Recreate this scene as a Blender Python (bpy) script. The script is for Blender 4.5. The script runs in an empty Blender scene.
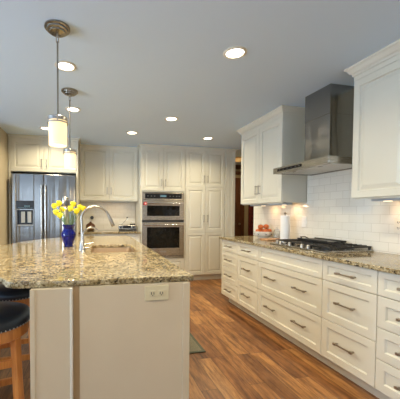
import bpy, bmesh, math, random
from mathutils import Vector, Matrix
random.seed(7)
PI = math.pi
S = bpy.context.scene
C = S.collection

# ------------------------------------------------------------------ camera
cam = bpy.data.cameras.new('camera'); co = bpy.data.objects.new('camera', cam); C.objects.link(co)
cam.sensor_fit = 'HORIZONTAL'; cam.sensor_width = 36
cam.lens = 290.0225 / 400 * 36
cam.shift_x = (200 - 155.911) / 400
cam.shift_y = (221.27 - 199.5) / 400
cam.clip_start = .02
_r = Vector((0.97591714, -0.21808197, 0.00509782)); _u = Vector((0.00137245, 0.0295072, 0.99956363)); _f = Vector((0.21813723, 0.97548428, -0.02909589))
M3 = Matrix((_r, _u, -_f)).transposed()
co.matrix_world = Matrix.Translation((0, 0, 1.2458)) @ M3.to_4x4()
S.camera = co

# ------------------------------------------------------------------ world, window light, exposure
w = bpy.data.worlds.new('world'); S.world = w; w.use_nodes = True
bg = w.node_tree.nodes['Background']; bg.inputs[0].default_value = (.62, .78, 1, 1); bg.inputs[1].default_value = 1.6
S.view_settings.view_transform = 'Standard'; S.view_settings.look = 'None'
S.view_settings.exposure = 0.45; S.view_settings.gamma = 1; S.view_settings.use_curve_mapping = False
S.cycles.use_denoising = True
S.cycles.max_bounces = 10; S.cycles.diffuse_bounces = 7

def area(name, loc, rot, sx, sy, power, col, shape='RECTANGLE', parent=None, spread=PI):
    l = bpy.data.lights.new(name, 'AREA'); l.shape = shape; l.size = sx; l.size_y = sy; l.energy = power; l.color = col; l.spread = spread
    o = bpy.data.objects.new(name, l); C.objects.link(o); o.location = loc; o.rotation_euler = rot; o.parent = parent
    return o
# daylight lamps added at unseen windows; left one tilted up to brighten ceiling
area('daylight', (-4.12, 1.2, 1.45), (0, -PI/2 - .60, 0), 1.7, 2.6, 150, (.66, .82, 1))
area('daylight', (-2.4, -3.12, 1.45), (PI/2, 0, 0), 1.7, 1.7, 10, (.74, .86, 1))
area('daylight', (0.9, -3.12, 1.45), (PI/2, 0, 0), 1.8, 1.7, 8, (.80, .89, 1))

# ------------------------------------------------------------------ materials
def mat(name, col, rough=.5, metal=0, **kw):
    m = bpy.data.materials.new(name); m.use_nodes = True
    b = m.node_tree.nodes['Principled BSDF']
    b.inputs['Base Color'].default_value = (*col, 1); b.inputs['Roughness'].default_value = rough; b.inputs['Metallic'].default_value = metal
    for k, v in kw.items():
        b.inputs[k.replace('_', ' ')].default_value = v
    return m
def N(m, t, **kw):
    n = m.node_tree.nodes.new(t)
    for k, v in kw.items(): setattr(n, k, v)
    return n
def L(m, a, b): m.node_tree.links.new(a, b)
def coords(m, scale=(1, 1, 1), swap=None):
    tc = N(m, 'ShaderNodeTexCoord'); mp = N(m, 'ShaderNodeMapping'); mp.inputs['Scale'].default_value = scale
    if swap:
        sp = N(m, 'ShaderNodeSeparateXYZ'); cb = N(m, 'ShaderNodeCombineXYZ')
        L(m, tc.outputs['Object'], sp.inputs[0])
        for i, a in enumerate(swap):
            if a: L(m, sp.outputs[a], cb.inputs[i])
        L(m, cb.outputs[0], mp.inputs[0])
    else:
        L(m, tc.outputs['Object'], mp.inputs[0])
    return mp.outputs[0]
def noise(m, vec, scale, detail=3, rough=.5):
    n = N(m, 'ShaderNodeTexNoise'); n.inputs['Scale'].default_value = scale; n.inputs['Detail'].default_value = detail; n.inputs['Roughness'].default_value = rough
    L(m, vec, n.inputs['Vector']); return n
def ramp(m, fac, stops, mode='LINEAR'):
    r = N(m, 'ShaderNodeValToRGB'); r.color_ramp.interpolation = mode
    e = r.color_ramp.elements
    while len(e) < len(stops): e.new(.5)
    for i, (p, c) in enumerate(stops):
        e[i].position = p; e[i].color = (*c, 1)
    L(m, fac, r.inputs[0]); return r.outputs[0]
def mix(m, fac, a, b, mode='MIX'):
    n = N(m, 'ShaderNodeMix', data_type='RGBA', blend_type=mode)
    for s, v in ((n.inputs[0], fac), (n.inputs[6], a), (n.inputs[7], b)):
        if hasattr(v, 'links'): L(m, v, s)
        elif isinstance(v, tuple): s.default_value = (*v, 1)
        else: s.default_value = v
    return n.outputs[2]
def bump(m, h, strength, dist=.002):
    b = N(m, 'ShaderNodeBump'); b.inputs['Strength'].default_value = strength; b.inputs['Distance'].default_value = dist
    L(m, h, b.inputs['Height']); L(m, b.outputs[0], m.node_tree.nodes['Principled BSDF'].inputs['Normal'])
def base(m): return m.node_tree.nodes['Principled BSDF'].inputs['Base Color']

paint = mat('cabinet_paint', (.76, .735, .66), .38)
n_ = noise(paint, coords(paint), 3, 2); L(paint, ramp(paint, n_.outputs[0], [(.3, (.655, .635, .545)), (.7, (.685, .665, .575))]), base(paint))
ipaint_warm = mat('island_warm_light_tan', (.60, .52, .41), .42)  # tanner than the cabinets: warm light on the island put into its colour
n_ = noise(ipaint_warm, coords(ipaint_warm), 3, 2); L(ipaint_warm, ramp(ipaint_warm, n_.outputs[0], [(.3, (.625, .52, .365)), (.7, (.655, .55, .39))]), base(ipaint_warm))
wallp = mat('beige_wall_paint', (.50, .43, .30), .8)
n_ = noise(wallp, coords(wallp), 60, 3); bump(wallp, n_.outputs[0], .15)
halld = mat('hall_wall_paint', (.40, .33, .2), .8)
n_ = noise(halld, coords(halld), 40, 3); bump(halld, n_.outputs[0], .15)
ceil = mat('ceiling_daylight_tint', (.62, .765, .935), .85)  # blue stands in for daylight bounced onto the ceiling
n_ = noise(ceil, coords(ceil), 90, 3); bump(ceil, n_.outputs[0], .2)
trimw = mat('trim_paint', (.74, .71, .62), .4)
n_ = noise(trimw, coords(trimw), 5); bump(trimw, n_.outputs[0], .03)

def make_granite():
    m = mat('speckled_granite', (.5, .43, .3), .09, 0, Specular_IOR_Level=.4)
    c = coords(m)
    n0 = noise(m, c, 30, 2); 
    dist = mix(m, .03, c, n0.outputs['Color'])
    v = N(m, 'ShaderNodeTexVoronoi'); v.inputs['Scale'].default_value = 115; L(m, dist, v.inputs['Vector'])
    sep = N(m, 'ShaderNodeSeparateColor'); L(m, v.outputs['Color'], sep.inputs[0])
    a = ramp(m, sep.outputs[0], [(0, (.46, .38, .24)), (.26, (.33, .25, .13)), (.46, (.56, .50, .38)), (.62, (.17, .11, .055)), (.74, (.42, .35, .23)), (.87, (.035, .028, .022)), (.945, (.28, .27, .25))], 'CONSTANT')
    n1 = noise(m, c, 11, 5, .65)
    b = ramp(m, n1.outputs[0], [(.34, (.06, .05, .035)), (.45, (.34, .27, .15)), (.56, (.64, .58, .44)), (.68, (.20, .15, .08))])
    col = mix(m, .40, a, b)
    v2 = N(m, 'ShaderNodeTexVoronoi'); v2.inputs['Scale'].default_value = 84; L(m, mix(m, .04, c, n0.outputs['Color']), v2.inputs['Vector'])
    s2 = N(m, 'ShaderNodeSeparateColor'); L(m, v2.outputs['Color'], s2.inputs[0])
    col = mix(m, 1, col, ramp(m, s2.outputs[1], [(0, (.14, .12, .10)), (.08, (.45, .38, .27)), (.22, (.80, .78, .69)), (.80, (1.08, 1.05, .95))], 'CONSTANT'), 'MULTIPLY')
    n2 = noise(m, c, 70, 4, .7)
    k = ramp(m, n2.outputs[0], [(.36, (.18, .14, .10)), (.46, (1, 1, 1))])
    L(m, mix(m, .85, col, k, 'MULTIPLY'), base(m))
    return m
granite = make_granite()

def make_floor():
    m = mat('hickory_planks', (.3, .15, .06), .33)
    c = coords(m, swap=('Y', 'X', None))
    br = N(m, 'ShaderNodeTexBrick'); br.offset = .37; br.offset_frequency = 3; br.squash = 1
    br.inputs['Scale'].default_value = 1; br.inputs['Brick Width'].default_value = 1.15; br.inputs['Row Height'].default_value = .125
    br.inputs['Mortar Size'].default_value = .0018; br.inputs['Mortar Smooth'].default_value = .3; br.inputs['Bias'].default_value = 0
    br.inputs['Color1'].default_value = (0, 0, 0, 1); br.inputs['Color2'].default_value = (1, 1, 1, 1); br.inputs['Mortar'].default_value = (.5, .5, .5, 1)
    L(m, c, br.inputs['Vector'])
    tone = ramp(m, br.outputs['Color'], [(0, (.15, .062, .022)), (.4, (.25, .112, .040)), (.75, (.335, .165, .06)), (1, (.41, .22, .088))])
    c2 = coords(m, (1.3, 13, 1), swap=('Y', 'X', None))
    add = N(m, 'ShaderNodeVectorMath', operation='ADD'); L(m, c2, add.inputs[0]); L(m, br.outputs['Color'], add.inputs[1])
    n1 = noise(m, add.outputs[0], 2.2, 6, .68)
    g = ramp(m, n1.outputs[0], [(.30, (.22, .16, .13)), (.44, (.70, .62, .56)), (.57, (1.2, 1.15, 1.05)), (.70, (.55, .46, .40))])
    col = mix(m, .95, tone, g, 'MULTIPLY')
    n2 = noise(m, coords(m, (1, 3, 1), swap=('Y', 'X', None)), 4.5, 4, .6)
    col = mix(m, .7, col, ramp(m, n2.outputs[0], [(.35, (.62, .52, .46)), (.55, (1, 1, 1)), (.7, (1.25, 1.2, 1.1))]), 'MULTIPLY')
    L(m, mix(m, br.outputs['Fac'], col, (.05, .025, .012)), base(m))
    bump(m, n1.outputs[0], .25, .003)
    return m
floorm = make_floor()

def make_tile(name, swap):
    m = mat(name, (.8, .78, .7), .16)
    c = coords(m, swap=swap)
    br = N(m, 'ShaderNodeTexBrick'); br.offset = .5
    br.inputs['Scale'].default_value = 1; br.inputs['Brick Width'].default_value = .1545; br.inputs['Row Height'].default_value = .0775
    br.inputs['Mortar Size'].default_value = .0017; br.inputs['Mortar Smooth'].default_value = .2
    br.inputs['Color1'].default_value = (.80, .775, .70, 1); br.inputs['Color2'].default_value = (.74, .715, .64, 1); br.inputs['Mortar'].default_value = (.60, .57, .49, 1)
    L(m, c, br.inputs['Vector']); L(m, br.outputs['Color'], base(m))
    inv = N(m, 'ShaderNodeMath', operation='SUBTRACT'); inv.inputs[0].default_value = 1; L(m, br.outputs['Fac'], inv.inputs[1])
    bump(m, inv.outputs[0], .5, .002)
    return m
tile_y = make_tile('subway_tile', ('Y', 'Z', None)); tile_x = make_tile('subway_tile_back', ('X', 'Z', None))

def make_steel(name, col, rough, scale=(2, 2, 160)):
    m = mat(name, col, rough, 1)
    n = noise(m, coords(m, scale), 4, 3)
    r = N(m, 'ShaderNodeMapRange'); r.inputs['To Min'].default_value = rough * .75; r.inputs['To Max'].default_value = rough * 1.35
    L(m, n.outputs[0], r.inputs[0]); L(m, r.outputs[0], m.node_tree.nodes['Principled BSDF'].inputs['Roughness'])
    bump(m, n.outputs[0], .02, .0005)
    return m
steel = make_steel('brushed_steel', (.42, .41, .38), .25)
steelv = make_steel('brushed_steel_vertical', (.31, .31, .305), .20, (160, 160, 2))
def sheet_waves(m):
    n = noise(m, coords(m, (5, 5, .35)), 1.6, 2); b = N(m, 'ShaderNodeBump'); b.inputs['Strength'].default_value = .55; b.inputs['Distance'].default_value = .02
    L(m, n.outputs[0], b.inputs['Height']); pn = m.node_tree.nodes['Principled BSDF'].inputs['Normal']
    L(m, b.outputs[0], pn)
sheet_waves(steelv)
ovsteel = make_steel('warm_brushed_steel', (.46, .40, .33), .25)
basinm = make_steel('satin_basin_steel', (.78, .68, .56), .32, (6, 6, 6))
polished = make_steel('polished_steel', (.68, .66, .63), .16, (400, 400, 400))
nickel = make_steel('satin_nickel', (.44, .41, .37), .28, (400, 400, 400))
pewter = make_steel('pewter_pull', (.36, .32, .27), .36, (20, 20, 20))
glassb = mat('black_glass', (.012, .012, .014), .05); 
ovglass = mat('oven_window_glass', (.02, .018, .016), .07, 0, Specular_IOR_Level=.22)
glassb.node_tree.nodes['Principled BSDF'].inputs['Specular IOR Level'].default_value = .3
n_ = noise(ovglass, coords(ovglass), 9, 3); L(ovglass, ramp(ovglass, n_.outputs[0], [(.35, (.002, .002, .002)), (.7, (.014, .011, .008))]), base(ovglass))
iron = mat('cast_iron', (.018, .018, .019), .45); n_ = noise(iron, coords(iron), 120, 2); bump(iron, n_.outputs[0], .3)
darkp = mat('dark_plastic', (.03, .03, .033), .4); n_ = noise(darkp, coords(darkp), 80, 2); bump(darkp, n_.outputs[0], .05)
almond = mat('almond_plastic', (.66, .58, .38), .35); n_ = noise(almond, coords(almond), 60, 2); bump(almond, n_.outputs[0], .02)
cobalt = mat('cobalt_glass', (.01, .02, .55), .03, 0, Transmission_Weight=.4, IOR=1.5)
n_ = noise(cobalt, coords(cobalt), 25, 2); L(cobalt, ramp(cobalt, n_.outputs[0], [(.3, (.002, .004, .16)), (.7, (.006, .014, .30))]), base(cobalt))
clearg = mat('clear_glass', (.95, .97, .97), .03, 0, Transmission_Weight=.92, IOR=1.3)
n_ = noise(clearg, coords(clearg), 12, 1); bump(clearg, n_.outputs[0], .02)
def leather():
    m = mat('black_leather', (.012, .016, .022), .30)
    v = N(m, 'ShaderNodeTexVoronoi'); v.inputs['Scale'].default_value = 140; L(m, coords(m), v.inputs['Vector']); bump(m, v.outputs['Distance'], .12, .001)
    return m
leatherm = leather()
def wood(name, a, b, rough=.35, sc=(14, 14, 1.6)):
    m = mat(name, a, rough); n = noise(m, coords(m, sc), 3, 4, .6); L(m, ramp(m, n.outputs[0], [(.35, a), (.65, b)]), base(m)); bump(m, n.outputs[0], .08, .001); return m
stoolw = wood('honey_oak', (.46, .15, .028), (.64, .25, .055))
darkw = wood('dark_walnut', (.06, .02, .008), (.12, .045, .018), .4)
boardw = wood('cutting_board_wood', (.42, .22, .10), (.60, .35, .18), .45, (3, 20, 20))
curt = mat('dark_red_cloth', (.10, .008, .006), .8); n_ = noise(curt, coords(curt, (8, 8, 3)), 5, 4); L(curt, ramp(curt, n_.outputs[0], [(.4, (.05, .006, .005)), (.65, (.20, .02, .012))]), base(curt))
paperm = mat('paper_towel', (.86, .86, .86), .9); n_ = noise(paperm, coords(paperm), 150, 2); bump(paperm, n_.outputs[0], .4)
ceramic = mat('white_ceramic', (.80, .80, .78), .12); n_ = noise(ceramic, coords(ceramic), 9, 2); L(ceramic, ramp(ceramic, n_.outputs[0], [(.3, (.78, .78, .76)), (.7, (.84, .84, .82))]), base(ceramic))
browng = mat('brown_glaze', (.14, .07, .03), .3); n_ = noise(browng, coords(browng), 20, 2); L(browng, ramp(browng, n_.outputs[0], [(.3, (.10, .05, .02)), (.7, (.20, .11, .05))]), base(browng))
motif = mat('blue_grey_glaze', (.09, .12, .18), .25); n_ = noise(motif, coords(motif), 30); bump(motif, n_.outputs[0], .02)
orange = mat('orange_peel', (.75, .13, .02), .42); n_ = noise(orange, coords(orange), 7, 3); L(orange, ramp(orange, n_.outputs[0], [(.35, (.34, .045, .010)), (.65, (.58, .16, .03))]), base(orange))
yellow = mat('daffodil_yellow', (.92, .68, .02), .6); n_ = noise(yellow, coords(yellow), 40); L(yellow, ramp(yellow, n_.outputs[0], [(.3, (.64, .56, .008)), (.7, (.78, .72, .03))]), base(yellow))
deepy = mat('trumpet_yellow', (.80, .58, .008), .6); n_ = noise(deepy, coords(deepy), 60); bump(deepy, n_.outputs[0], .2)
green = mat('stem_green', (.10, .20, .05), .5); n_ = noise(green, coords(green), 15); L(green, ramp(green, n_.outputs[0], [(.3, (.07, .15, .05)), (.7, (.20, .30, .14))]), base(green))
rugm = mat('grey_green_mat', (.15, .155, .11), .95); n_ = noise(rugm, coords(rugm), 260, 2); L(rugm, ramp(rugm, n_.outputs[0], [(.35, (.13, .125, .09)), (.65, (.21, .195, .14))]), base(rugm)); bump(rugm, n_.outputs[0], .6)
rugedge = mat('green_mat_binding', (.085, .095, .07), .9); n_ = noise(rugedge, coords(rugedge), 200); bump(rugedge, n_.outputs[0], .3)
redm = mat('red_enamel', (.55, .02, .015), .3); n_ = noise(redm, coords(redm), 30); bump(redm, n_.outputs[0], .02)
greym = mat('grey_filter_mesh', (.55, .55, .53), .4, .6)
wv = N(greym, 'ShaderNodeTexWave'); wv.inputs['Scale'].default_value = 18; L(greym, coords(greym), wv.inputs['Vector']); L(greym, ramp(greym, wv.outputs[0], [(.3, (.58, .58, .55)), (.7, (.66, .66, .63))]), base(greym))
def emit(name, col, st):
    m = mat(name, col, .4); b = m.node_tree.nodes['Principled BSDF']
    b.inputs['Emission Color'].default_value = (*col, 1); b.inputs['Emission Strength'].default_value = st
    n = noise(m, coords(m), 20, 1); bump(m, n.outputs[0], .01); return m
lens = emit('downlight_lens', (1, .90, .74), 5)
opal = emit('opal_glass', (1, .76, .42), .72)
led = emit('under_cabinet_led', (1, .78, .5), 1.6)
fixm = mat('grey_fixture_paint', (.42, .48, .56), .4); n_ = noise(fixm, coords(fixm), 30); bump(fixm, n_.outputs[0], .02)
canopym = make_steel('dark_nickel', (.30, .28, .25), .25, (400, 400, 400))
stripm = mat('warm_reflection_strip', (.50, .35, .19), .45); n_ = noise(stripm, coords(stripm), 20); bump(stripm, n_.outputs[0], .05)  # orange-brown imitates the warm reflection in the island recess
keym = mat('key_legend_grey', (.10, .10, .11), .4); n_ = noise(keym, coords(keym), 30); bump(keym, n_.outputs[0], .02)
brass = make_steel('aged_brass', (.50, .34, .12), .3, (20, 20, 20)); amber = emit('amber_glass', (.9, .55, .2), .3)
display = emit('blue_display', (.10, .2, .28), .12)
outside = None

# ------------------------------------------------------------------ mesh helpers
def box(bm, x0, x1, y0, y1, z0, z1):
    v = [bm.verts.new((x, y, z)) for x in (x0, x1) for y in (y0, y1) for z in (z0, z1)]
    for f in ((0, 1, 3, 2), (4, 6, 7, 5), (0, 4, 5, 1), (2, 3, 7, 6), (0, 2, 6, 4), (1, 5, 7, 3)):
        bm.faces.new([v[i] for i in f])
def B(*boxes):
    bm = bmesh.new()
    for b in boxes: box(bm, *b)
    return bm
def frame_of(d):
    d = d.normalized(); a = Vector((0, 0, 1)) if abs(d.z) < .9 else Vector((1, 0, 0))
    u = d.cross(a).normalized(); return u, d.cross(u).normalized()
def tube(bm, pts, rad, n=12, caps=True, flat=1.0):
    pts = [Vector(p) for p in pts]
    if not hasattr(rad, '__len__'): rad = [rad] * len(pts)
    rings = []; u = None
    for i, p in enumerate(pts):
        d = (pts[min(i + 1, len(pts) - 1)] - pts[max(i - 1, 0)])
        if u is None: u, v = frame_of(d)
        else:
            d = d.normalized(); u = (u - d * u.dot(d)).normalized(); v = d.cross(u)
        rings.append([bm.verts.new(p + rad[i] * (math.cos(2 * PI * k / n) * u + flat * math.sin(2 * PI * k / n) * v)) for k in range(n)])
    for a, b in zip(rings, rings[1:]):
        for k in range(n): bm.faces.new((a[k], a[(k + 1) % n], b[(k + 1) % n], b[k]))
    if caps: bm.faces.new(rings[0]); bm.faces.new(rings[-1])
def lathe(bm, prof, n=32, c=(0, 0, 0), axis='z', close=True):
    rings = []
    for r, z in prof:
        rg = []
        for k in range(n):
            a = 2 * PI * k / n; x, y = max(r, 1e-4) * math.cos(a), max(r, 1e-4) * math.sin(a)
            p = (x, y, z) if axis == 'z' else ((x, z, y) if axis == 'y' else (z, x, y))
            rg.append(bm.verts.new((c[0] + p[0], c[1] + p[1], c[2] + p[2])))
        rings.append(rg)
    for a, b in zip(rings, rings[1:]):
        for k in range(n): bm.faces.new((a[k], a[(k + 1) % n], b[(k + 1) % n], b[k]))
    if close: bm.faces.new(rings[0]); bm.faces.new(rings[-1])
def prism(bm, poly, axis, a0, a1):
    def P(p, a): return {'x': (a, p[0], p[1]), 'y': (p[0], a, p[1]), 'z': (p[0], p[1], a)}[axis]
    A = [bm.verts.new(P(p, a0)) for p in poly]; Bv = [bm.verts.new(P(p, a1)) for p in poly]
    n = len(poly)
    for i in range(n): bm.faces.new((A[i], A[(i + 1) % n], Bv[(i + 1) % n], Bv[i]))
    bm.faces.new(A); bm.faces.new(Bv)
def panel(bm, x0, x1, z0, z1, rings, back):
    """panel facing -y made of nested rectangles; rings = [(inset, y)]; back = rear y"""
    R = []
    for ins, y in [(0, back)] + rings:
        R.append([bm.verts.new(p) for p in ((x0 + ins, y, z0 + ins), (x1 - ins, y, z0 + ins), (x1 - ins, y, z1 - ins), (x0 + ins, y, z1 - ins))])
    for a, b in zip(R, R[1:]):
        for k in range(4): bm.faces.new((a[k], a[(k + 1) % 4], b[(k + 1) % 4], b[k]))
    bm.faces.new(R[-1]); bm.faces.new(R[0])
def obj(name, bm, m, parent=None, bevel=0, smooth=False, loc=(0, 0, 0), rotz=0):
    bmesh.ops.recalc_face_normals(bm, faces=bm.faces)
    me = bpy.data.meshes.new(name); bm.to_mesh(me); bm.free()
    for mm in (m if isinstance(m, (list, tuple)) else [m]): me.materials.append(mm)
    o = bpy.data.objects.new(name, me); C.objects.link(o); o.parent = parent; o.location = loc; o.rotation_euler = (0, 0, rotz)
    if smooth:
        me.polygons.foreach_set('use_smooth', [True] * len(me.polygons)); me.set_sharp_from_angle(angle=.7)
    if bevel:
        b = o.modifiers.new('bevel', 'BEVEL'); b.width = bevel; b.segments = 2; b.limit_method = 'ANGLE'; b.angle_limit = .6
    return o
def thing(name, label, cat, loc=(0, 0, 0), rotz=0, group=None):
    o = bpy.data.objects.new(name, None); C.objects.link(o); o.empty_display_size = .1
    o.location = loc; o.rotation_euler = (0, 0, rotz); o['label'] = label; o['category'] = cat
    if group: o['group'] = group
    return o
def tag(o, label, cat, group=None):
    o['label'] = label; o['category'] = cat
    if group: o['group'] = group
    return o
def struct(name, bm, m, **k):
    o = obj(name, bm, m, **k); o['kind'] = 'structure'; return o
def dup(root, loc, label, rotz=None):
    r = root.copy(); C.objects.link(r); r.location = loc; r['label'] = label
    if rotz is not None: r.rotation_euler = (0, 0, rotz)
    for ch in list(root.children):
        c = ch.copy(); C.objects.link(c); c.parent = r
        for g in ch.children:
            d = g.copy(); C.objects.link(d); d.parent = c
    return r
R90 = -PI / 2      # local front (-y) faces world -x

# ------------------------------------------------------------------ the room
H = 2.438; WX = 2.43
struct('floor', B((-4.2, 4.7, -3.2, 6.75, -.05, 0)), floorm)
struct('ceiling', B((-4.35, 4.75, -3.35, 6.8, H, H + .06)), ceil)
struct('wall_right', B((WX, WX + .14, -3.2, 4.0, 0, H)), wallp)
struct('wall_back', B((-1.35, 2.63, 5.62, 5.75, 0, H)), wallp)
struct('wall_fridge_side', B((-1.37, -1.245, 4.2, 5.62, 0, H)), wallp)
struct('wall_left_rear', B((-4.2, -1.37, 4.2, 4.32, 0, H)), wallp)
struct('wall_left', B((-4.32, -4.2, -3.2, 4.32, 0, .55), (-4.32, -4.2, -3.2, 4.32, 2.3, H), (-4.32, -4.2, -3.2, -.15, .55, 2.3), (-4.32, -4.2, 2.55, 4.32, .55, 2.3)), wallp)
struct('wall_behind', B((-4.32, WX + .14, -3.32, -3.2, 0, .55), (-4.32, WX + .14, -3.32, -3.2, 2.35, H), (-4.32, -3.3, -3.32, -3.2, .55, 2.35), (-1.5, -.05, -3.32, -3.2, .55, 2.35), (1.85, WX + .14, -3.32, -3.2, .55, 2.35)), wallp)
struct('wall_hall_near', B((WX + .14, 4.7, 3.88, 4.0, 0, H)), halld)
struct('wall_hall_right', B((4.6, 4.72, 4.0, 6.75, 0, H)), halld)
struct('wall_hall_rear', B((2.4, 4.6, 6.62, 6.75, 0, H)), halld)
struct('wall_hall_left', B((2.5, 2.63, 5.75, 6.62, 0, H)), halld)
def window(n, c0, c1, fixed, axis):
    bm = bmesh.new(); z0, z1 = .55, 2.3 if axis == 'y' else 2.35
    t = .06
    def bx(a0, a1, z0, z1, d0, d1):
        box(bm, *((d0, d1, a0, a1, z0, z1) if axis == 'y' else (a0, a1, d0, d1, z0, z1)))
    d0, d1 = fixed - .06, fixed - .02
    bx(c0, c1, z0, z0 + t, d0, d1); bx(c0, c1, z1 - t, z1, d0, d1); bx(c0, c0 + t, z0 + t, z1 - t, d0, d1); bx(c1 - t, c1, z0 + t, z1 - t, d0, d1)
    mid = (c0 + c1) / 2; bx(mid - .025, mid + .025, z0 + t, z1 - t, d0, d1)
    w_ = struct('window_%d' % n, bm, trimw)
    bm = bmesh.new(); bx(c0 + t, c1 - t, z0 + t, z1 - t, fixed - .044, fixed - .038)
    obj('window_pane', bm, clearg, w_)
window(1, -.15, 2.55, -4.2, 'y'); window(2, -3.3, -1.5, -3.2, 'x'); window(3, -.05, 1.85, -3.2, 'x')
# dark wood door and red curtain in the hall seen past the counter's end
d = struct('door_1', B((3.02, 3.66, 6.585, 6.62, 0, 2.12)), darkw, bevel=.004)
obj('door_knob', (lambda b: (lathe(b, [(.012, 0), (.012, -.03), (.028, -.035), (.03, -.055), (.012, -.065)], 16, (3.58, 6.585, .98), 'y'), b)[1])(bmesh.new()), nickel, d, smooth=True)
struct('trim_1', B((2.94, 3.02, 6.57, 6.62, 0, 2.2), (3.66, 3.72, 6.57, 6.62, 0, 2.2), (2.94, 3.72, 6.57, 6.62, 2.2, 2.28), (2.64, 4.6, 6.575, 6.62, 2.34, H)), darkw)
bm = bmesh.new()
pts = [(3.80 + .5 * i / 60, 6.50 + .022 * math.sin(i * 1.05)) for i in range(61)]
prism(bm, pts + [(x, y + .006) for x, y in reversed(pts)], 'z', .03, 2.30)
cu = thing('curtain', 'dark red curtain hanging in the dim hall past the end of the counter', 'curtain', (4.05, 6.5, 0))
oc = obj('curtain_cloth', bm, curt, cu, loc=(-4.05, -6.5, 0), smooth=True)
bm = bmesh.new(); tube(bm, [(-.29, 0, 2.315), (.29, 0, 2.315)], .012); lathe(bm, [(.012, 0), (.024, .01), (.0, .04)], 12, (.29, 0, 2.315), 'x')
for sx in (-.2, .2): tube(bm, [(sx, 0, 2.315), (sx, .12, 2.315)], .008)
obj('curtain_rod', bm, darkw, cu, smooth=True)

# tile backsplashes
bs = obj('backsplash', B((WX - .009, WX - .001, .4, 3.995, .916, 1.372), (WX - .009, WX - .001, 1.99, 2.88, 1.372, 1.70)), tile_y)
tag(bs, 'cream subway tile backsplash behind the gas cooktop on the right wall', 'backsplash')
bs = obj('backsplash', B((-.195, .84, 5.611, 5.619, .916, 1.46)), tile_x)
tag(bs, 'cream subway tile backsplash between refrigerator and wall ovens', 'backsplash')

# ------------------------------------------------------------------ cabinets
RAISED = lambda f: [(.001, .001), (.003, 0), (f, 0), (f + .006, .012), (f + .014, .012), (f + .042, .002)]
SHAKER = lambda f: [(.001, .001), (.003, 0), (f, 0), (f + .008, .010)]
def pull(parent, x, z, ln, vertical, m, y0=0):
    bm = bmesh.new(); h = ln / 2
    if vertical:
        box(bm, x - .005, x + .005, y0 - .034, y0 - .024, z - h, z + h)
        for s in (-1, 1):
            box(bm, x - .006, x + .006, y0 - .024, y0 + .0, z + s * (h - .012) - .006, z + s * (h - .012) + .006)
            box(bm, x - .0075, x + .0075, y0 - .036, y0 - .022, z + s * (h - .010) - .008, z + s * (h - .010) + .008)
    else:
        box(bm, x - h, x + h, y0 - .034, y0 - .024, z - .005, z + .005)
        for s in (-1, 1):
            box(bm, x + s * (h - .012) - .006, x + s * (h - .012) + .006, y0 - .024, y0 + .0, z - .006, z + .006)
            box(bm, x + s * (h - .010) - .011, x + s * (h - .010) + .011, y0 - .037, y0 - .022, z - .0085, z + .0085)
    return obj('handle', bm, m, parent, bevel=.002)
def door(parent, x0, x1, z0, z1, style, fr, hx=None, hz=None, hl=.11, name='door', y=0):
    bm = bmesh.new(); g = .0017
    panel(bm, x0 + g, x1 - g, z0 + g, z1 - g, [(i, yy + y) for i, yy in style(fr)], y + .019)
    o = obj(name, bm, paint, parent)
    if hx is not None: pull(o, hx, hz, hl, True, nickel, y)
    return o
def drawer(parent, x0, x1, z0, z1, handles, fr=.055, m=None, style=SHAKER):
    bm = bmesh.new(); g = .0017
    panel(bm, x0 + g, x1 - g, z0 + g, z1 - g, style(fr), .019)
    o = obj('drawer', bm, paint, parent)
    for hx in handles: pull(o, hx, (z0 + z1) / 2 if z1 - z0 < .25 else (z0 + z1) / 2 + .01, .16 if m is None else .12, False, m or pewter)
    return o
# right-hand base run, faces at x = 1.807, ordered from the far end
XR = 1.807; ZT = .882; ZB = .105
def base_unit(label, y_hi, y_lo, rows, nh, far_end=False, top_handle=True):
    w_ = y_hi - y_lo; t = thing('base_cabinet', label, 'cabinet', (XR, (y_hi + y_lo) / 2, 0), R90, 'base cabinets under the cooktop counter')
    x0, x1 = -w_ / 2, w_ / 2
    obj('cabinet_body', B((x0 + .0005, x1 - .0005, .020, .611, ZB, ZT)), paint, t)
    obj('toe_kick', B((x0 + (.06 if far_end else 0), x1, .09, .11, 0, ZB)), paint, t)
    z = ZT
    for i, h in enumerate(rows):
        hs = []
        if top_handle or i:
            hs = [0] if nh == 1 else [-w_ * .235, w_ * .235]
        drawer(t, x0, x1, z - h, z, hs, .042 if h < .18 else .055); z -= h
    return t
R4 = [.162, .205, .205, .205]; R3 = [.162, .3075, .3075]
YS = [3.795, 3.338, 2.876, 1.962, 1.505, 1.048, .591]
base_unit('narrow white base cabinet with four drawers at the far end of the counter', YS[0], YS[1], R4, 1, True)
base_unit('white three-drawer base cabinet between the far narrow four-drawer unit and the wide cooktop unit', YS[1], YS[2], R3, 1)
base_unit('wide white base cabinet under the cooktop, plain top panel and two double-handled drawers', YS[2], YS[3], R3, 2, top_handle=False)
base_unit('white three-drawer base cabinet just nearer than the wide cooktop unit', YS[3], YS[4], R3, 1)
base_unit('white four-drawer base cabinet nearest the camera, cut by the right edge', YS[4], YS[5], R4, 1)

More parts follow.
